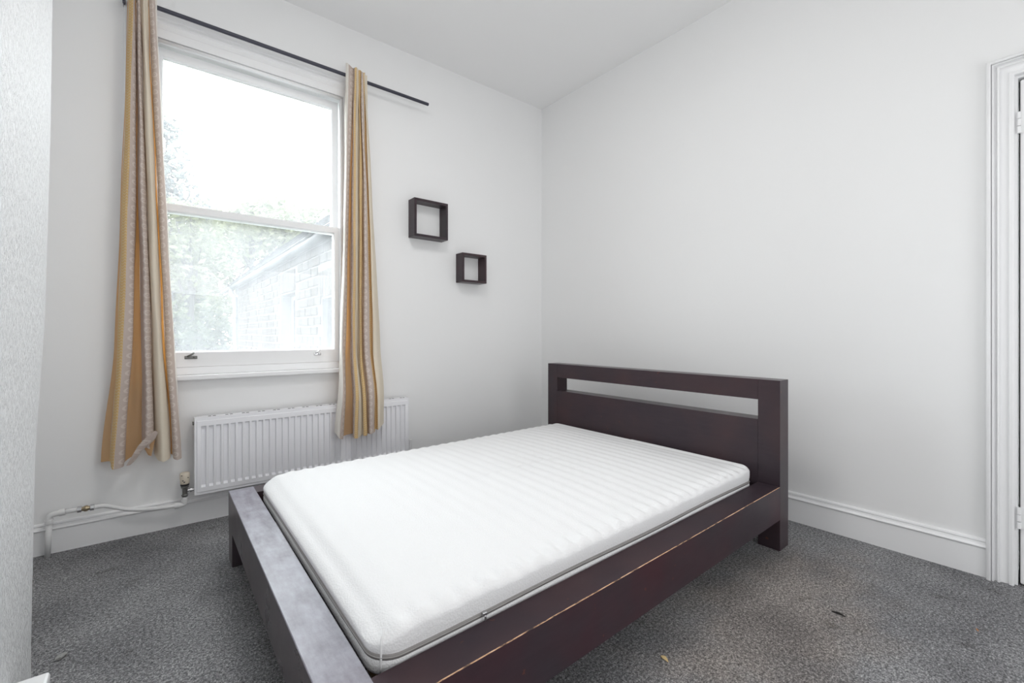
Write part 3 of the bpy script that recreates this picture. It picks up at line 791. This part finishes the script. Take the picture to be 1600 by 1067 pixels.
RIGHT = [(-1.880,-1.884,-1.916,-1.969,-0.080),(-1.884,-1.888,-1.920,-1.966,-0.110),(-1.871,-1.886,-1.915,-1.954,-0.135),(-1.837,-1.862,-1.890,-1.925,-0.110),(-1.815,-1.841,-1.869,-1.905,-0.060),(-1.814,-1.830,-1.839,-1.847,-0.065),(-1.828,-1.841,-1.848,-1.859,-0.110),(-1.829,-1.837,-1.844,-1.855,-0.130),(-1.816,-1.822,-1.825,-1.832,-0.130),(-1.798,-1.796,-1.801,-1.804,-0.100),(-1.783,-1.781,-1.786,-1.784,-0.070),(-1.793,-1.789,-1.791,-1.790,-0.110),(-1.790,-1.779,-1.782,-1.768,-0.120),(-1.773,-1.757,-1.760,-1.748,-0.080),(-1.783,-1.763,-1.757,-1.747,-0.125),(-1.768,-1.743,-1.720,-1.719,-0.120),(-1.748,-1.723,-1.692,-1.698,-0.090),(-1.757,-1.728,-1.697,-1.696,-0.120),(-1.752,-1.716,-1.674,-1.674,-0.120),(-1.733,-1.691,-1.630,-1.634,-0.080)]
RS = [ln_, ln_, mv, mv, tn, mv, mv, g, cr, cr, cr, g, g, mv, mv, g, g, cr, cr]
RH = [0.440, 0.432, 0.405, 0.392, 0.402, 0.412, 0.400, 0.390, 0.388, 0.394, 0.398, 0.395, 0.398, 0.402, 0.402, 0.408, 0.428, 0.425, 0.440, 0.458]
def rpush(z):
    t = min(1, max(0, (0.98 - z)/0.36)); t = t*t*(3 - 2*t); return 0.072*t
curtain('curtain', RIGHT, (2.84, 2.05, 0.91, 0.42), RH, RS, lambda s: 2.893 - 0.02*s + 0.006*math.sin(s*31), rpush, 'right striped gold curtain hanging over the radiator')

# ------------------------------------------------------------------ box shelves on the window wall
def cube_shelf(x0, x1, z0, z1, th, label):
    t = thing('box_shelf', label, 'shelf', 'dark wooden box shelves on the window wall')
    y0, y1 = -0.10, -0.0005
    box('top_board', x0, x1, y0, y1, z1 - th, z1, W, t, 0.0012); box('bottom_board', x0, x1, y0, y1, z0, z0 + th, W, t, 0.0012)
    box('side_board', x0, x0 + th, y0, y1, z0 + th, z1 - th, W, t, 0.0012); box('side_board', x1 - th, x1, y0, y1, z0 + th, z1 - th, W, t, 0.0012)
cube_shelf(-1.3745, -1.0865, 1.8115, 2.0975, 0.0195, 'larger and higher of the two dark square box shelves')
cube_shelf(-0.953, -0.7155, 1.499, 1.7345, 0.0185, 'smaller and lower of the two dark square box shelves')

# ------------------------------------------------------------------ bits on the carpet
def scrap(name, label, cat_, pts, z, mat, th=0.002):
    n = len(pts); vv = [(x, y, z + dz) for x, y, dz in pts] + [(x, y, z + dz + th) for x, y, dz in pts]
    ff = [tuple(reversed(range(n))), tuple(range(n, 2*n))] + [(i, (i + 1) % n, n + (i + 1) % n, n + i) for i in range(n)]
    return tag(fix_normals(obj(name, vv, ff, mat)), label, cat_)
def flat(cx, cy, pts, rot, s=1.0):
    c, sn = math.cos(rot), math.sin(rot)
    return [(cx + s*(x*c - y*sn), cy + s*(x*sn + y*c), dz) for x, y, dz in pts]
scrap('dried_leaf', 'small pale yellow dried leaf scrap on the carpet beside the bed', 'leaf', flat(-1.573, -2.313, [(-0.016, 0.0, 0.001), (-0.010, 0.006, 0.004), (0.0, 0.007, 0.006), (0.009, 0.004, 0.004), (0.018, -0.002, 0.001), (0.008, -0.004, 0.002), (-0.006, -0.005, 0.002)], 4.6), 0.0005, 'leaf_dry', 0.001)
scrap('orange_fleck', 'tiny orange brown fleck on the carpet near the door', 'debris', flat(-0.556, -2.945, [(-0.009, 0, 0), (0, 0.004, 0.003), (0.01, 0.001, 0.001), (0.0, -0.003, 0.001)], 0.4), 0.0005, 'fleck_orange', 0.002)
mb = MB(); mb.tube([(-0.842, -2.578, 0.004), (-0.838, -2.600, 0.006), (-0.842, -2.622, 0.003)], [0.002, 0.004, 0.001], 8); tag(mb.build('dark_twig', 'twig_dark', None, True), 'tiny dark twig on the carpet between bed and door', 'debris')
bm = bmesh.new(); bmesh.ops.create_icosphere(bm, subdivisions=3, radius=0.012)
me = bpy.data.meshes.new('carpet_fluff')
for p in bm.verts:
    k = 1 + 0.25*math.sin(p.co.x*900) * math.cos(p.co.y*700); p.co = Vector((p.co.x*1.5*k, p.co.y*0.8*k, p.co.z*0.5*k))
bm.to_mesh(me); bm.free(); me.materials.append(M['fluff'])
fo = bpy.data.objects.new('carpet_fluff', me); COL.objects.link(fo); fo.location = (-3.135, -1.05, 0.0065); fo.rotation_euler = (0, 0, 0.9)
tag(fo, 'small grey tuft of fluff on the carpet by the chimney breast', 'debris')

# ------------------------------------------------------------------ outside
struct(box('ground', -40, 30, 0.3, 60, -0.5, -0.4, 'lawn'), 'lawn outside the window', 'lawn')
hs = thing('brick_outbuilding', 'low brick outbuilding with slate roof seen through lower pane', 'building')
BX, BY0, BY1 = -1.5, 0.33, 8.0
EZ = 2.06
ops = [(2.96, 3.77, 1.61), (1.0, 1.81, 1.45)]
core = grid_wall('outer_wall', 'y', BX + 0.012, BX + 0.30, [BY0, 1.0, 1.81, 2.96, 3.77, BY1], [-0.42, 0.3, 1.45, 1.61, EZ + 0.08], {(1, 1), (3, 1), (3, 2)}, 'mortar')
core.parent = hs; del core['kind']
box('end_wall', BX + 0.013, 1.2, BY1 - 0.26, BY1 - 0.002, -0.42, EZ, 'render_wall', hs)
BW, BHt = 0.232, 0.108
proto = None; far_mb = MB(); count = 0
def inside_op(y0, y1, z0, z1):
    for (a, b, top) in ops:
        if z0 < top - 0.01 and y1 > a + 0.01 and y0 < b - 0.01: return True
        if top - 0.01 <= z0 and z0 < top + 0.29 and y1 > a - 0.03 and y0 < b + 0.03: return True
    return False
row = 0; z = 0.52
while z < EZ - 0.03:
    y = BY0 + (0.0 if row % 2 else -BW/2)
    while y < BY1 - 0.05:
        ya, yb = max(y, BY0) + 0.009, min(y + BW, BY1) - 0.009
        if yb - ya > 0.05 and not inside_op(ya, yb, z, z + BHt):
            d = random.uniform(-0.005, 0.006); dz0 = random.uniform(-0.003, 0.003)
            if ya > 1.15 and yb < 5.2 and count < 290:
                if proto is None:
                    proto = MB().box(0, 0.05, -0.5, 0.5, 0, BHt - 0.018, 0.006).build('brick', 'brick'); base_me = proto.data
                    bo = proto
                else:
                    bo = bpy.data.objects.new('brick', proto.data); COL.objects.link(bo)
                bo.parent = hs; bo.location = (BX + d - 0.004, (ya + yb)/2, z + 0.009 + dz0); bo.scale = (1, yb - ya, 1); count += 1
            else:
                far_mb.box(BX + d - 0.004, BX + 0.05, ya, yb, z + 0.009 + dz0, z + BHt - 0.009 + dz0)
        y += BW
    z += BHt; row += 1
# soldier courses over the openings
sproto = None
for (a, b, top) in ops:
    k = 0; y = a - 0.02
    while y < b + 0.02:
        if y > 0.9:
            if sproto is None:
                sproto = MB().box(0, 0.05, 0, 0.072, 0, 0.275, 0.004).build('lintel_brick', 'brick'); so = sproto
            else:
                so = bpy.data.objects.new('lintel_brick', sproto.data); COL.objects.link(so)
            so.parent = hs; so.location = (BX - 0.006 + random.uniform(-0.003, 0.003), y, top + 0.012 + 0.01*math.sin((y - a)/(b - a)*PI))
        y += 0.084
fb = far_mb.build('far_bricks', 'brick', hs); fb['kind'] = 'stuff'
for (a, b, top) in ops:
    mb = MB(); ring_v = []
    x = BX + 0.15
    mb.box(x, x + 0.05, a, a + 0.06, 0.3, top); mb.box(x, x + 0.05, b - 0.06, b, 0.3, top); mb.box(x, x + 0.05, a + 0.06, b - 0.06, top - 0.06, top); mb.box(x, x + 0.05, a + 0.06, b - 0.06, 0.9, 0.95)
    f_ = mb.build('window_frame', 'frame_white_out', hs)
    box('window_glass', x + 0.02, x + 0.025, a + 0.06, b - 0.06, 0.3, top - 0.06, 'room_dark_glass', f_)
# roof
RX_, RZ_ = -0.62, 3.03
def roof_pt(s, y): return (BX - 0.14 + (RX_ - BX + 0.14)*s, y, 2.06 + (RZ_ - 2.06)*s)
vv = [roof_pt(0, BY0), roof_pt(1, BY0), (RX_ + 1.0, BY0, 2.0), roof_pt(0, BY1 + 1.25), roof_pt(1, BY1 + 1.25), (RX_ + 1.0, BY1 + 1.25, 2.0)]
vv += [(x, y, z - 0.05) for x, y, z in vv]
fix_normals(obj('roof_deck', vv, [(0, 1, 4, 3), (1, 2, 5, 4), (6, 9, 10, 7), (7, 10, 11, 8), (0, 3, 9, 6), (2, 8, 11, 5), (0, 6, 7, 1), (1, 7, 8, 2), (3, 4, 10, 9), (4, 5, 11, 10)], 'slate', hs))
mb = MB(); nrow = 7
for r in range(nrow):
    s0, s1 = r/nrow, (r + 1.25)/nrow; s1 = min(s1, 1)
    y = BY0 + (0.15 if r % 2 else 0)
    while y < BY1 + 1.2:
        y1 = min(y + 0.29, BY1 + 1.27)
        p = [Vector(roof_pt(s0, y)), Vector(roof_pt(s0, y1)), Vector(roof_pt(s1, y1)), Vector(roof_pt(s1, y))]
        nrm = (p[1] - p[0]).cross(p[3] - p[0]).normalized(); nrm = nrm if nrm.z > 0 else -nrm
        a = 0.022 + random.uniform(0, 0.004); q = [p[0] + nrm*a, p[1] + nrm*a, p[2] + nrm*0.006, p[3] + nrm*0.006, p[0] + nrm*(a - 0.012), p[1] + nrm*(a - 0.012)]
        mb.add(q, [(0, 1, 2, 3), (0, 4, 5, 1)]); y += 0.3
so = obj('slates', mb.v, mb.f, 'slate', hs); so['kind'] = 'stuff'
mb = MB(); mb.tube([(BX - 0.10, BY0, 2.035), (BX - 0.10, BY1 + 1.1, 2.035)], 0.05, 10); mb.build('gutter', 'gutter_grey', hs, True)
mb = MB(); mb.tube(smooth_path([(BX - 0.1, 7.75, 2.0), (BX - 0.1, 7.74, 1.9), (BX - 0.06, 7.66, 1.82), (BX - 0.05, 7.63, 1.7), (BX - 0.05, 7.63, 1.0), (BX - 0.05, 7.63, -0.4)]), 0.045, 10); mb.tube([(BX - 0.05, 7.63, 1.40), (BX - 0.05, 7.63, 1.44)], 0.062, 10)
mb.build('downpipe', 'pipe_pale', hs, True)

def tree(label, x, y, z0, trunk_h, blobs, n, size, mat, lean=0.0, name='tree', cat_='tree', seed=1, branches=6):
    rnd = random.Random(seed)
    t = thing(name, label, cat_)
    mb = MB(); top = (x + lean, y, z0 + trunk_h)
    r0 = 0.022*trunk_h + 0.03
    mb.tube(smooth_path([(x, y, z0), (x + lean*0.35 + 0.05, y, z0 + trunk_h*0.45), top], 5), [r0*(1 - 0.07*k) for k in range(11)], 9)
    for k in range(branches):
        f = 0.35 + 0.6*k/branches; bz = z0 + trunk_h*f; b = rnd.choice(blobs)
        e = (b[0] + rnd.uniform(-.5, .5)*b[3], b[1] + rnd.uniform(-.3, .3)*b[3], b[2] + rnd.uniform(-.3, .6)*b[3])
        p0 = (x + lean*f, y, bz); mid = tuple(p0[i]*0.5 + e[i]*0.5 + (0.1 if i == 2 else 0) for i in range(3))
        mb.tube(smooth_path([p0, mid, e], 4), [r0*0.42*(1 - 0.1*q) for q in range(9)], 6)
    mb.build('trunk', 'bark', t, True)
    vv, ff = [], []
    for k in range(n):
        b = rnd.choices(blobs, [q[3]**2 for q in blobs])[0]
        u = Vector((rnd.gauss(0, 1), rnd.gauss(0, 1), rnd.gauss(0, 1))).normalized()*(rnd.random()**0.45)
        c = Vector((b[0] + u.x*b[3], b[1] + u.y*b[3], b[2] + u.z*b[3]*b[4]))
        a = Vector((rnd.gauss(0, 1), rnd.gauss(0, 1), rnd.gauss(0, .6))).normalized(); w = a.orthogonal().normalized()
        w = Matrix.Rotation(rnd.uniform(0, 6.28), 3, a) @ w
        s = size*rnd.uniform(0.6, 1.3); q = len(vv)
        vv += [tuple(c - a*s), tuple(c + w*s*0.45 + a*s*0.1), tuple(c + a*s), tuple(c - w*s*0.45 + a*s*0.1)]
        ff.append((q, q + 1, q + 2, q + 3))
    fo = obj('foliage', vv, ff, mat, t); fo['kind'] = 'stuff'
    return t
# each blob: x, y, z, radius, vertical stretch
tree('tall tree in cool grey green leaf behind the upper pane', -2.75, 12.0, -0.4, 6.4, [(-2.65, 12, 5.5, 0.75, 0.9), (-2.6, 12, 6.5, 0.45, 1.2), (-2.6, 12, 4.6, 0.9, 0.9), (-1.95, 12, 4.5, 0.6, 0.7), (-3.3, 12, 5.0, 0.9, 1.0)], 2400, 0.10, 'leaf_cool', 0.05, seed=3)
tree('young thin stemmed tree with forked trunk left of the outbuilding', -2.30, 9.0, -0.4, 3.2, [(-2.65, 9.0, 2.6, 0.75, 0.9), (-1.95, 9.4, 2.9, 0.75, 0.9), (-2.9, 9.2, 1.7, 0.75, 0.9), (-2.2, 9.3, 3.6, 0.7, 0.8)], 2300, 0.08, 'leaf_pale', 0.08, seed=8, branches=9)
tree('low leafy shrub in fresh green at the foot of the downpipe', -2.35, 7.6, -0.4, 1.3, [(-2.6, 7.6, 1.0, 0.55, 0.9), (-2.3, 7.8, 0.85, 0.5, 0.9), (-2.9, 7.8, 1.3, 0.55, 0.9)], 2000, 0.075, 'leaf_mid', 0.1, 'shrub', 'shrub', 5, 5)
tree('taller green shrub standing beyond the end of the outbuilding', -2.0, 10.2, -0.4, 1.8, [(-1.95, 10.2, 1.3, 0.7, 0.9), (-1.6, 10.5, 0.8, 0.7, 0.9), (-2.4, 10.3, 0.9, 0.7, 0.9)], 1800, 0.085, 'leaf_mid', 0.1, 'shrub', 'shrub', 6, 5)
tree('pale leaved tree with visible trunk rising behind the slate roof', -0.55, 13.0, -0.4, 4.6, [(-0.6, 13, 4.1, 0.95, 0.8), (0.6, 13.2, 4.6, 1.0, 0.8), (-1.6, 13, 3.3, 0.95, 0.9), (-0.9, 13, 2.4, 0.9, 0.9)], 2800, 0.11, 'leaf_pale', 0.15, seed=11, branches=9)
tree('far pale tree forming the broad crown behind the others', -1.5, 17.0, -0.4, 5.0, [(-2.6, 17, 4.0, 1.5, 0.8), (-1.0, 17, 4.7, 1.5, 0.8), (0.8, 17, 5.2, 1.6, 0.8), (2.6, 17, 5.2, 1.6, 0.8), (-3.3, 17, 2.4, 1.7, 0.9), (-1.7, 17, 1.8, 1.6, 0.9), (-2.5, 17.3, 0.8, 1.4, 0.8)], 7000, 0.22, 'leaf_pale', 0.0, seed=17, branches=7)
